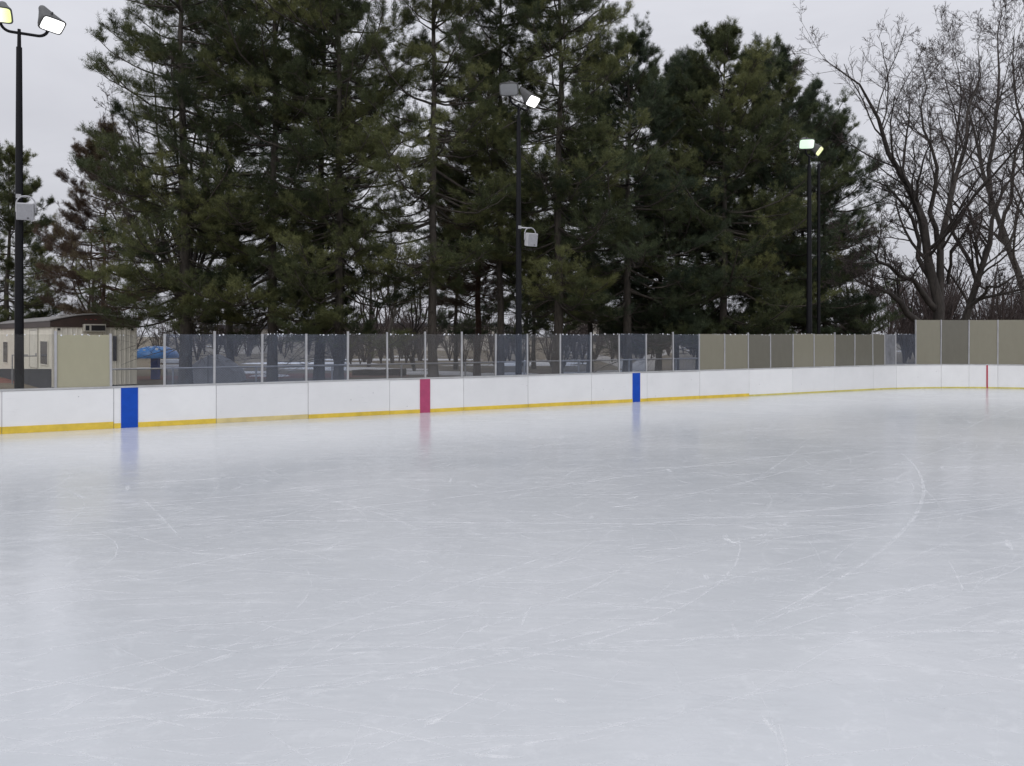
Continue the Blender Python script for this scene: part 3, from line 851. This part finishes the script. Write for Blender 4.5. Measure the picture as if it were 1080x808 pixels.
# ------------------------------------------------------------------ trees: vectorised branch growth
def unit(a): return a / (np.linalg.norm(a, axis=-1, keepdims=True) + 1e-9)
def tubes(P, Rr, n):
    """P (B,k,3) polylines, Rr (B,k) radii -> verts, quads"""
    B, k, _ = P.shape
    T = np.empty_like(P); T[:,1:-1] = P[:,2:]-P[:,:-2]; T[:,0] = P[:,1]-P[:,0]; T[:,-1] = P[:,-1]-P[:,-2]
    T = unit(T)
    ref = np.zeros_like(T); ref[...,2] = 1; par = np.abs(unit(P[:,-1]-P[:,0])[:,2]) > .8
    ref[par] = (1,0,0)
    A = unit(np.cross(T, ref)); Bn = np.cross(A, T)
    ang = 2*math.pi*np.arange(n)/n
    V = P[:,:,None,:] + Rr[:,:,None,None]*(np.cos(ang)[None,None,:,None]*A[:,:,None,:] + np.sin(ang)[None,None,:,None]*Bn[:,:,None,:])
    V = V.reshape(-1,3)
    b = np.arange(B)[:,None,None]*k*n; i = np.arange(k-1)[None,:,None]*n; j = np.arange(n)[None,None,:]; j2 = (j+1)%n
    Fq = np.stack([b+i+j, b+i+j2, b+i+n+j2, b+i+n+j], -1).reshape(-1,4)
    return V, Fq
class Acc:
    def __init__(self): self.V=[]; self.F=[]; self.n=0
    def add(self, V, Fq): self.V.append(V); self.F.append(Fq+self.n); self.n += len(V)
    def obj(self, name, mat, parent, smooth=True): return new_mesh_obj(name, np.concatenate(self.V), np.concatenate(self.F), mat, parent, smooth)
def polylines(start, d, length, k, r, wander=.12, lift=0.0):
    B = len(start); P = np.empty((B,k,3)); P[:,0] = start; d = unit(d.copy()); st = (length/(k-1))[:,None]
    for i in range(1,k):
        d = unit(d + r.normal(0, wander, (B,3)) + np.array([0,0,lift]))
        P[:,i] = P[:,i-1] + d*st
    return P
def sample(P, t):
    """P (B,k,3), t (B,m) in 0..1 -> points (B,m,3), tangents"""
    B, k, _ = P.shape; x = np.clip(t*(k-1), 0, k-1-1e-4); i = x.astype(int); f = (x-i)[...,None]
    b = np.arange(B)[:,None]
    p0, p1 = P[b,i], P[b,i+1]
    return p0*(1-f)+p1*f, unit(p1-p0)
def spawn(P, Rad, length, m, r, tmin, tmax, amin, amax, ratio, rratio, up=.15, minr=.004):
    """children of every polyline"""
    B = len(P); t = r.uniform(tmin, tmax, (B,m)); pts, tan = sample(P, t)
    rad0 = Rad[:,0][:,None]*(1-t)+Rad[:,-1][:,None]*t
    rv = r.normal(0,1,(B,m,3)); side = unit(rv - (rv*tan).sum(-1,keepdims=True)*tan)
    a = np.radians(r.uniform(amin, amax, (B,m)))[...,None]
    d = tan*np.cos(a) + side*np.sin(a) + np.array([0,0,up])
    ln = length[:,None]*ratio*(1-.55*t)*r.uniform(.55,1.25,(B,m))
    rd = np.maximum(rad0*rratio*r.uniform(.7,1.1,(B,m)), minr)
    return pts.reshape(-1,3), d.reshape(-1,3), ln.ravel(), rd.ravel()
def taper(rd, k, tip=.35, minr=.003):
    s = np.linspace(0,1,k)[None,:]
    return np.maximum(rd[:,None]*(1-(1-tip)*s), minr)

def gen_pine(seed, H, Rc, hb, dens=1.0, top_pow=.75, trunk_r=.24, lopsided=0.0, needle=.17, tone_bias=0, dead=True):
    """white pine: whorls of long level limbs carrying plumes of needles. returns trunk mesh data, crown data"""
    r = np.random.default_rng(seed)
    wood = Acc()
    k = 14; z = np.linspace(-.1, H, k)
    tp = np.stack([np.cumsum(r.normal(0,.05,k)), np.cumsum(r.normal(0,.05,k)), z], 1); tp[:,:2] -= tp[0,:2]
    tr = trunk_r*(1-(z/H)*.93); tr[0] *= 1.25
    wood.add(*tubes(tp[None], tr[None], 12))
    def trunk_at(h): return np.stack([np.interp(h, z, tp[:,0]), np.interp(h, z, tp[:,1]), h], -1)
    # whorls
    hs = []; h = hb
    while h < H-.25:
        n = r.integers(3, 7); 
        for _ in range(n): hs.append(h + r.normal(0,.09))
        h += r.uniform(.38,.72)
    hs = np.array(hs); B = len(hs); u = np.clip((hs-hb)/(H-hb),0,1)
    prof = np.where(u<.22, .72+.28*u/.22, np.clip(1-(u-.22)/.80,0.02,1)**top_pow)
    az = r.uniform(0, 2*math.pi, B)
    ln = Rc*prof*r.uniform(.55,1.18,B)*(1+lopsided*np.cos(az)) + .22
    ln = np.minimum(ln, (H-hs)*2.0 + .6)
    big = r.random(B) < .10; ln[big] *= 1.22
    keep = r.random(B) < (.55+.45*dens); 
    hs, u, az, ln = hs[keep], u[keep], az[keep], ln[keep]; B = len(hs)
    el = np.radians(-6 + 46*u**1.5 + r.normal(0,7,B))
    k1 = 8; s = np.linspace(0,1,k1)[None,:]
    dirh = np.stack([np.cos(az), np.sin(az), np.zeros(B)],1)
    zz = ln[:,None]*(np.tan(el)[:,None]*s - .16*(1-u[:,None])*np.sin(s*math.pi*.9) + .14*s**3)
    bend = r.normal(0,.10,B)[:,None]*s**2
    perp = np.stack([-np.sin(az), np.cos(az), np.zeros(B)],1)
    P1 = trunk_at(hs)[:,None,:] + (dirh[:,None,:]*s[...,None] + perp[:,None,:]*bend[...,None])*ln[:,None,None]*np.cos(el)[:,None,None]
    P1[...,2] += zz
    P1[:,1:-1] += r.normal(0,.03,(B,k1-2,3))
    rd1 = .012 + .0125*ln
    R1 = taper(rd1, k1, .25, .006); wood.add(*tubes(P1, R1, 5))
    # secondaries, mostly level, from the outer two thirds
    m2 = 15
    t2 = r.uniform(.22, .99, (B,m2)); p2, tan2 = sample(P1, t2)
    sgn = r.choice([-1,1], (B,m2))[...,None]
    sidev = unit(np.cross(tan2, np.array([0,0,1.])))
    ang = np.radians(r.uniform(32,66,(B,m2)))[...,None]
    d2 = tan2*np.cos(ang) + sidev*sgn*np.sin(ang) + np.array([0,0,1.])*r.normal(.14,.16,(B,m2))[...,None]
    l2 = (ln[:,None]*.40*(1-.62*t2)*r.uniform(.6,1.2,(B,m2)) + .16)
    sel = r.random((B,m2)) < dens*(1 - .25*u[:,None])
    p2, d2, l2 = p2[sel], d2[sel], l2[sel]
    bid = np.repeat(np.arange(B)[:,None], m2, 1)[sel]
    # add the limb ends themselves
    pe, te = sample(P1, np.full((B,1),.93)); p2 = np.concatenate([p2, pe[:,0]]); d2 = np.concatenate([d2, te[:,0]]); l2 = np.concatenate([l2, .30+.06*ln]); bid = np.concatenate([bid, np.arange(B)])
    # upright young shoots near the limb ends, thicker towards the top
    ms = 3; ts_ = r.uniform(.55, 1.0, (B,ms)); ps, tsn = sample(P1, ts_)
    up_ = np.array([0,0,1.])*.95 + tsn*.35 + r.normal(0,.16,(B,ms,3)); selu = (r.random((B,ms)) < (.15 + .85*u[:,None]))
    p2 = np.concatenate([p2, ps[selu]]); d2 = np.concatenate([d2, up_[selu]]); l2 = np.concatenate([l2, r.uniform(.35,.85,int(selu.sum()))])
    bid = np.concatenate([bid, np.repeat(np.arange(B)[:,None], ms, 1)[selu]])
    k2 = 4; P2 = polylines(p2, d2, l2, k2, r, .10, .05); R2 = taper(np.full(len(p2), .011), k2, .5, .004)
    wood.add(*tubes(P2, R2, 3))
    # tertiary twigs
    m3 = 5
    t3 = r.uniform(.25,1.0,(len(P2),m3)); p3_, tan3 = sample(P2, t3)
    rv = r.normal(0,1,(len(P2),m3,3)); rv[...,2] = np.abs(rv[...,2])*.6
    d3 = unit(tan3*.9 + unit(rv)*.75)
    l3 = np.clip(l2[:,None]*.42*r.uniform(.5,1.2,(len(P2),m3)), .10, .42)
    bid3 = np.repeat(bid, m3); p3_, d3, l3 = p3_.reshape(-1,3), d3.reshape(-1,3), l3.ravel()
    # tufts: 2 per twig
    C_, D_, I_ = [], [], []
    for f in (.45, 1.0):
        C_.append(p3_ + d3*(l3*f)[:,None]); D_.append(d3); I_.append(bid3)
    c = np.concatenate(C_); d = np.concatenate(D_); bi = np.concatenate(I_)
    K = 17; nt_ = len(c)
    nd = unit(d[:,None,:]*.75 + unit(r.normal(0,1,(nt_,K,3)))*.85 + np.array([0,0,.18]))
    nl = needle*r.uniform(.65,1.35,(nt_,K,1))
    c0 = c[:,None,:] + r.normal(0,.04,(nt_,K,3))
    sd = unit(np.cross(nd, r.normal(0,1,(nt_,K,3))))*(needle*.038)
    V = np.stack([c0+sd, c0-sd, c0+nd*nl], 2).reshape(-1,3)
    Fq = np.arange(len(V)).reshape(-1,3)
    # tone: random limb to limb differences from dark to light, and tuft jitter
    bt = r.beta(1.5,1.9,B); tone = np.clip(bt[bi] + r.normal(0,.08,nt_) + tone_bias, 0, 1)
    tone = np.repeat(tone, K*3)
    # dead bare limbs low on the trunk
    if dead and hb > 1.5:
        nd_ = int((hb-1.0)*7)+4
        hh = r.uniform(1.2, hb+1.5, nd_); a = r.uniform(0,2*math.pi,nd_); l = r.uniform(.6,2.6,nd_)*min(1.3, Rc/3.2)
        dd = np.stack([np.cos(a), np.sin(a), r.normal(-.05,.2,nd_)],1)
        Pd = polylines(trunk_at(hh), dd, l, 6, r, .13, -.02); Rd = taper(np.full(nd_,.022),6,.25,.005); wood.add(*tubes(Pd,Rd,4))
        q = spawn(Pd, Rd, l, 7, r, .2,1,25,65,.45,.6,0,.005); P = polylines(q[0],q[1],q[2],4,r,.15); Rr = taper(q[3],4,.5,.004); wood.add(*tubes(P,Rr,3))
        q = spawn(P, Rr, q[2], 3, r, .2,1,25,65,.5,.7,0,.004); P = polylines(q[0],q[1],q[2],3,r,.15); wood.add(*tubes(P,taper(q[3],3,.6,.003),3))
    return (np.concatenate(wood.V), np.concatenate(wood.F)), (V, Fq, tone)

def pine(loc, wood, crown, nm, label, group='pines behind the rink', bark='pinebark', rz=0):
    root = empty('pine_tree', loc, rz); tag(root, label, 'pine tree', group)
    new_mesh_obj('trunk', wood[0], wood[1], M[bark], root, True)
    new_mesh_obj('crown', crown[0], crown[1], M[nm], root, False, crown[2])
    return root
# (photo x of the trunk, distance, height, crown radius, crown base, density, trunk r, needles, bark, seed, label)
PINES = [
 (8,   50, 14.0, 3.6, 1.8, .95, .20, 'n_green', 'pinebark', 1, 'dark pine at the left edge, rising behind the trailer and the left floodlight pole'),
 (107, 46, 14.0, 3.3, 2.6, .85, .15, 'n_rust', 'redbark', 2, 'sparse rusty-brown young pine behind the cream trailer'),
 (196, 35, 25, 4.15, 3.4, .85, .27, 'n_green', 'pinebark', 3, 'tall pine with long left-reaching limbs just right of the blue play canopy'),
 (287, 36, 26, 4.6, 2.9, 1.0, .24, 'n_green', 'pinebark', 4, 'dense tall pine whose trunk stands right of the grey tarp cover'),
 (336, 40, 23, 3.7, 4.5, .8, .27, 'n_blue', 'pinebark', 5, 'dark tall pine slightly farther back, between the two olive-green pines'),
 (357, 35, 25, 4.3, 3.0, .95, .22, 'n_green', 'pinebark', 6, 'bright olive-green tall pine with layered plumes left of the bare gap'),
 (458, 35, 25, 3.9, 5.2, .78, .22, 'n_green', 'pinebark', 7, 'open tall pine with its trunk bare and clearly visible right of the red stripe'),
 (503, 44, 19, 3.0, 4.8, .7, .2, 'n_rust', 'redbark', 8, 'thin pine with a reddish trunk a little left of the middle pole'),
 (527, 38, 24, 3.5, 5.5, .7, .19, 'n_green', 'pinebark', 9, 'slender grey-trunked pine immediately left of the middle floodlight pole'),
 (588, 37, 24.0, 4.1, 4.0, .95, .25, 'n_green', 'pinebark', 10, 'tall pine with a stout trunk just right of the middle floodlight pole'),
 (661, 40, 17.7, 4.6, 2.4, 1.0, .25, 'n_blue', 'pinebark', 12, 'dense blue-green pine directly above the right-hand blue stripe'),
 (712, 43, 17.0, 4.3, 2.2, 1.0, .2, 'n_blue', 'pinebark', 13, 'lower dark pine filling the gap left of the round-topped pine'),
 (762, 41.5, 18.0, 5.0, 2.4, 1.0, .24, 'n_green', 'pinebark', 14, 'broad round-topped pine behind the first beige panes'),
 (826, 44, 17.6, 4.5, 2.6, 1.0, .2, 'n_blue', 'pinebark', 15, 'dark pine with visible trunk left of the right floodlight pole'),
 (870, 46, 15.0, 4.8, 2.2, .92, .17, 'n_blue', 'pinebark', 16, 'last pine on the right, sloping crown beside the bare trees'),
 (242, 43, 24, 4.0, 6.0, .8, .22, 'n_blue', 'pinebark', 17, 'tall shadowy pine behind the two left trunks'),
 (481, 55, 13, 3.4, 3.0, .9, .16, 'n_blue', 'pinebark', 21, 'short dark pine far back, low in the gap left of the middle pole'),
 (563, 56, 13, 3.4, 2.8, .9, .16, 'n_blue', 'pinebark', 22, 'short dark pine far back, low in the gap right of the middle pole'),
 (694, 47, 17.2, 4.2, 2.8, .75, .2, 'n_green', 'pinebark', 31, 'dark green pine set back between the blue-green pine and the lower dark pine'),
 (737, 46, 18.2, 4.0, 3.0, .7, .2, 'n_blue', 'pinebark', 32, 'set-back pine filling the left shoulder of the round-topped pine'),
 (795, 46, 18.4, 4.3, 3.0, .7, .2, 'n_green', 'pinebark', 33, 'set-back pine merging with the right shoulder of the round-topped pine'),
 (848, 48, 17.6, 4.2, 2.8, .7, .18, 'n_blue', 'pinebark', 34, 'set-back pine directly behind the right floodlight pole'),
 (622, 49, 19, 3.6, 4.0, .75, .2, 'n_green', 'pinebark', 18, 'pine farther back between the middle pole and the blue-green pine'),
]
for (px, Y, H, Rc, hb, dn, tr_, nm, bk, sd, lab) in PINES:
    w, c = gen_pine(100+sd, H, Rc, hb, dn, .5 if H > 22 else .6, tr_, 0, .19, .06)
    pine((X_at(px,Y), Y, -.06), w, c, nm, lab, 'pines behind the rink', bk)

# ------------------------------------------------------------------ bare deciduous trees
def gen_bare(seed, limbs, levels=((17,.40,.48),(8,.55,.6),(6,.58,.65),(4,.62,.7)), up=.13, wander=.12):
    """limbs: list of (points (k,3), r0, r1). grows twigs from the limbs"""
    r = np.random.default_rng(seed); wood = Acc(); fine = Acc()
    P = []; Rr = []; Ls = []
    k = 10
    for pts, r0, r1 in limbs:
        pts = np.array(pts, float)
        seg = np.concatenate([[0], np.cumsum(np.linalg.norm(np.diff(pts, axis=0), axis=1))]); s = np.linspace(0, seg[-1], k)
        q = np.stack([np.interp(s, seg, pts[:,i]) for i in range(3)], 1)
        q2 = q.copy(); q2[1:-1] = .25*q[:-2]+.5*q[1:-1]+.25*q[2:]; q2[1:-1] += r.normal(0,.13,(k-2,3))
        P.append(q2); Rr.append(np.linspace(r0, r1, k)); Ls.append(seg[-1])
    P = np.array(P); Rr = np.array(Rr); Ln = np.array(Ls)
    wood.add(*tubes(P, Rr, 10))
    cur = (P, Rr, Ln)
    for li, (m, ratio, rr) in enumerate(levels):
        q = spawn(cur[0], cur[1], cur[2], m, r, .22 if li else .3, 1.0, 25, 62, ratio, rr, up if li < 2 else up*.7, .0082)
        kk = (7,6,4,3,3)[li]
        P = polylines(q[0], q[1], q[2], kk, r, wander*(1.2 if li else 1.0), .03)
        Rr = taper(q[3], kk, .35, .0064)
        (wood if li < 2 else fine).add(*tubes(P, Rr, (6,5,3,3,3)[li]))
        cur = (P, Rr, q[2])
    return (np.concatenate(wood.V), np.concatenate(wood.F)), (np.concatenate(fine.V), np.concatenate(fine.F))
def bare(loc, data, mat, label, group='bare deciduous trees', parts=True):
    root = empty('bare_tree', loc); tag(root, label, 'bare tree', group)
    new_mesh_obj('branches', *data[0], M[mat], root, True)
    new_mesh_obj('twigs', *data[1], M['twig'], root, False)
    return root
def limb_px(pts, Y0, base, r0, r1, dys):
    out = []
    for (px, py), dy in zip(pts, dys):
        Y = Y0 + dy; out.append(np.array([X_at(px,Y), Y, Z_at(py,Y)]) - base)
    return (out, r0, r1)
# the big multi-stemmed tree on the right
Y0 = 43; base = np.array([X_at(992,Y0), Y0, -.06])
LA = [
 limb_px([(992,404),(990,345),(987,320),(979,217),(957,190),(933,152),(931,126),(905,87),(868,62)], Y0, base, .34, .014, [0,0,0,-.5,-1,-1.6,-2,-2.6,-3.2]),
 limb_px([(994,380),(997,320),(989,243),(1000,208),(1022,150),(1028,100),(1031,43)], Y0, base, .26, .014, [.1,.3,.8,1.2,1.6,2.0,2.2]),
 limb_px([(989,262),(986,225),(986,175),(975,120),(972,70)], Y0, base, .15, .014, [.3,-.6,-1.2,-1.4,-1.0]),
 limb_px([(986,300),(972,265),(960,232),(948,205),(925,190),(900,180)], Y0, base, .17, .014, [.1,1,2,2.6,3.4,4]),
 limb_px([(990,330),(962,298),(938,282),(916,270),(896,247)], Y0, base, .19, .014, [.1,-1.2,-2.2,-3,-3.6]),
 limb_px([(989,352),(965,338),(946,318),(926,303),(900,292)], Y0, base, .25, .014, [.1,-.6,-1,-1.4,-2.6]),
 limb_px([(1000,300),(1004,270),(1012,246),(1036,226),(1050,190)], Y0, base, .10, .014, [.4,-.8,-1.6,-2.2,-3]),
]
bare(tuple(base), gen_bare(51, LA), 'bark', 'big bare tree with a forked trunk, its limb arching left toward the right pole')
Y0 = 46; base = np.array([X_at(1014,Y0), Y0, -.06])
LB = [
 limb_px([(1014,404),(1013,350),(1020,325),(1031,300),(1038,262),(1046,226),(1058,200),(1080,180),(1105,150)], Y0, base, .30, .014, [0,0,0,-.4,-.8,-1.2,-1.6,-2.2,-3]),
 limb_px([(1046,226),(1041,195),(1046,140),(1056,90),(1052,40),(1058,5)], Y0, base, .15, .014, [-1.2,-.8,-.2,.3,.8,1]),
 limb_px([(1031,300),(1012,270),(1001,232),(1004,180),(1014,110),(1005,50)], Y0, base, .13, .014, [-.4,1,1.8,2.2,2.5,2.7]),
 limb_px([(1018,330),(1040,305),(1064,297),(1096,290)], Y0, base, .14, .014, [0,-1,-2,-3]),
]
bare(tuple(base), gen_bare(52, LB), 'bark', 'bare tree leaning right, its limb crossing to the right edge above the tall beige panes')
Y0 = 50; base = np.array([X_at(1098,Y0), Y0, -.06])
LC = [
 limb_px([(1098,404),(1092,340),(1074,290),(1054,250),(1046,205),(1033,165),(1020,120),(1008,75)], Y0, base, .30, .014, [0,0,0,.4,.8,1.4,2,2.4]),
 limb_px([(1092,340),(1096,260),(1088,190),(1076,130),(1066,80),(1070,30)], Y0, base, .24, .014, [0,-.5,-1,-1.6,-2,-2.4]),
 limb_px([(1054,250),(1064,210),(1070,160),(1082,110),(1078,50)], Y0, base, .13, .014, [.4,-.6,-1.4,-2,-2.4]),
 limb_px([(1096,260),(1120,200),(1130,120),(1125,40)], Y0, base, .2, .014, [-.5,0,.6,1]),
]
bare(tuple(base), gen_bare(53, LC), 'greybark', 'paler bare tree rooted at the right edge, trunk leaning left across it')
# fan-shaped bare tree behind the left pines
Y0 = 40; base = np.array([X_at(199,Y0), Y0, -.06]); r_ = random.Random(3)
LD = []
for (tx, ty, dy) in ((104,190,1),(108,150,.5),(118,120,-1.5),(128,140,1.2),(138,95,1.5),(160,60,0),(182,40,-1),(205,50,2),(225,70,0),(250,110,1.5),(262,180,-1)):
    LD.append(limb_px([(199,404),(199,330),(199+(tx-199)*.35,290-(330-ty)*.12),(199+(tx-199)*.75,330-(330-ty)*.6),(tx,ty)], Y0, base, .15, .02, [0,0,dy*.3,dy*.8,dy]))
bare(tuple(base), gen_bare(54, LD, ((12,.30,.5),(7,.45,.6),(5,.5,.65),(3,.55,.7)), .35), 'bark', 'fan-shaped bare tree whose ascending branches show through the left pines')
# smaller bare trees standing in the gaps between the pines
def small_bare(px, Y, H, seed, mat, label, spread=.35):
    base = np.array([X_at(px,Y), Y, -.06]); r = random.Random(seed); limbs = []
    fork = H*r.uniform(.18,.3)
    limbs.append(([(0,0,0),(.05,0,fork),(r.uniform(-.3,.3),r.uniform(-.3,.3),H*.6),(r.uniform(-.5,.5),r.uniform(-.5,.5),H)], .013*H, .015))
    for k in range(5):
        a = 2*math.pi*k/5 + r.random(); s = spread*H*r.uniform(.6,1)
        limbs.append(([(0.03,0,fork*r.uniform(.8,1.3)),(s*.45*math.cos(a),s*.45*math.sin(a),H*.45),(s*math.cos(a),s*math.sin(a),H*r.uniform(.7,.92))], .007*H, .012))
    return bare(tuple(base), gen_bare(seed+70, limbs, ((8,.34,.5),(6,.42,.6),(5,.5,.65))), mat, label)
small_bare(389, 58, 12.0, 1, 'twig', 'reddish bare tree in the gap left of the open pine, behind the brown strip')
small_bare(414, 64, 13.5, 2, 'greybark', 'pale bare tree in the gap directly left of the open tall pine')
small_bare(437, 52, 9.0, 3, 'bark', 'thin dark bare sapling close to the open pine, above the red stripe')
small_bare(556, 60, 12.0, 4, 'twig', 'reddish bare tree seen behind the middle floodlight pole')
small_bare(694, 66, 12.0, 5, 'greybark', 'pale bare tree behind the pines at the fork of the path')
small_bare(917, 60, 10.0, 6, 'twig', 'small reddish bare tree between the last pine and the big bare trees')
small_bare(100, 56, 12, 7, 'twig', 'bare reddish tree behind the rusty pine at left')

# far brush and woods reading as one brown mass
def far_wood():
    r = np.random.default_rng(8)
    protos = []
    for s in range(4):
        limbs = []
        for k in range(5):
            a = r.uniform(0, 6.28); sp = r.uniform(.1,.38)
            limbs.append(([(0,0,0),(sp*.4*math.cos(a),sp*.4*math.sin(a),.4),(sp*math.cos(a),sp*math.sin(a),r.uniform(.75,1.0))], .013, .003))
        rr = np.random.default_rng(30+s); acc = Acc()
        P = np.array([[np.array(l[0][0])*(1-t)+np.array(l[0][1])*t if t<=1 else np.array(l[0][1])*(2-t)+np.array(l[0][2])*(t-1) for t in (0,.5,1,1.5,2)] for l in limbs])
        Rr = np.tile(np.linspace(.013,.004,5), (len(P),1)); Ln = np.full(len(P), 1.0); acc.add(*tubes(P,Rr,4)); cur=(P,Rr,Ln)
        for (m, ra, q_) in ((8,.38,.5),(6,.45,.6),(4,.5,.7)):
            q = spawn(cur[0],cur[1],cur[2],m,rr,.15,1,25,60,ra,q_,.25,.0011); P = polylines(q[0],q[1],q[2],3,rr,.13); Rr = taper(q[3],3,.5,.0010); acc.add(*tubes(P,Rr,3)); cur=(P,Rr,q[2])
        protos.append((np.concatenate(acc.V), np.concatenate(acc.F)))
    out = Acc()
    def put(x, y, h, wfac):
        V, Fq = protos[r.integers(4)]; a = r.uniform(0,6.28); c, s = math.cos(a), math.sin(a)
        W = V.copy(); X = (V[:,0]*c - V[:,1]*s)*h*wfac + x; Yv = (V[:,0]*s + V[:,1]*c)*h*wfac + y
        out.add(np.stack([X, Yv, V[:,2]*h-.06], 1), Fq)
    for _ in range(130):
        Y = r.uniform(72, 105); px = r.uniform(-40, 900); put(X_at(px,Y), Y, r.uniform(3.0, 7.5), r.uniform(.9,1.4))
    for _ in range(34):
        Y = r.uniform(58, 74); px = r.uniform(350, 690); put(X_at(px,Y), Y, r.uniform(2.4, 4.6), r.uniform(1.0,1.5))
    for _ in range(70):
        Y = r.uniform(60, 95); px = r.uniform(890, 1160); put(X_at(px,Y), Y, r.uniform(5.0, 9.5), r.uniform(.9,1.3))
    tag(out.obj('far_woods', M['twig'], None, False), 'far brown-red band of bare brush and woods behind everything', 'woods', kind='stuff')
far_wood()
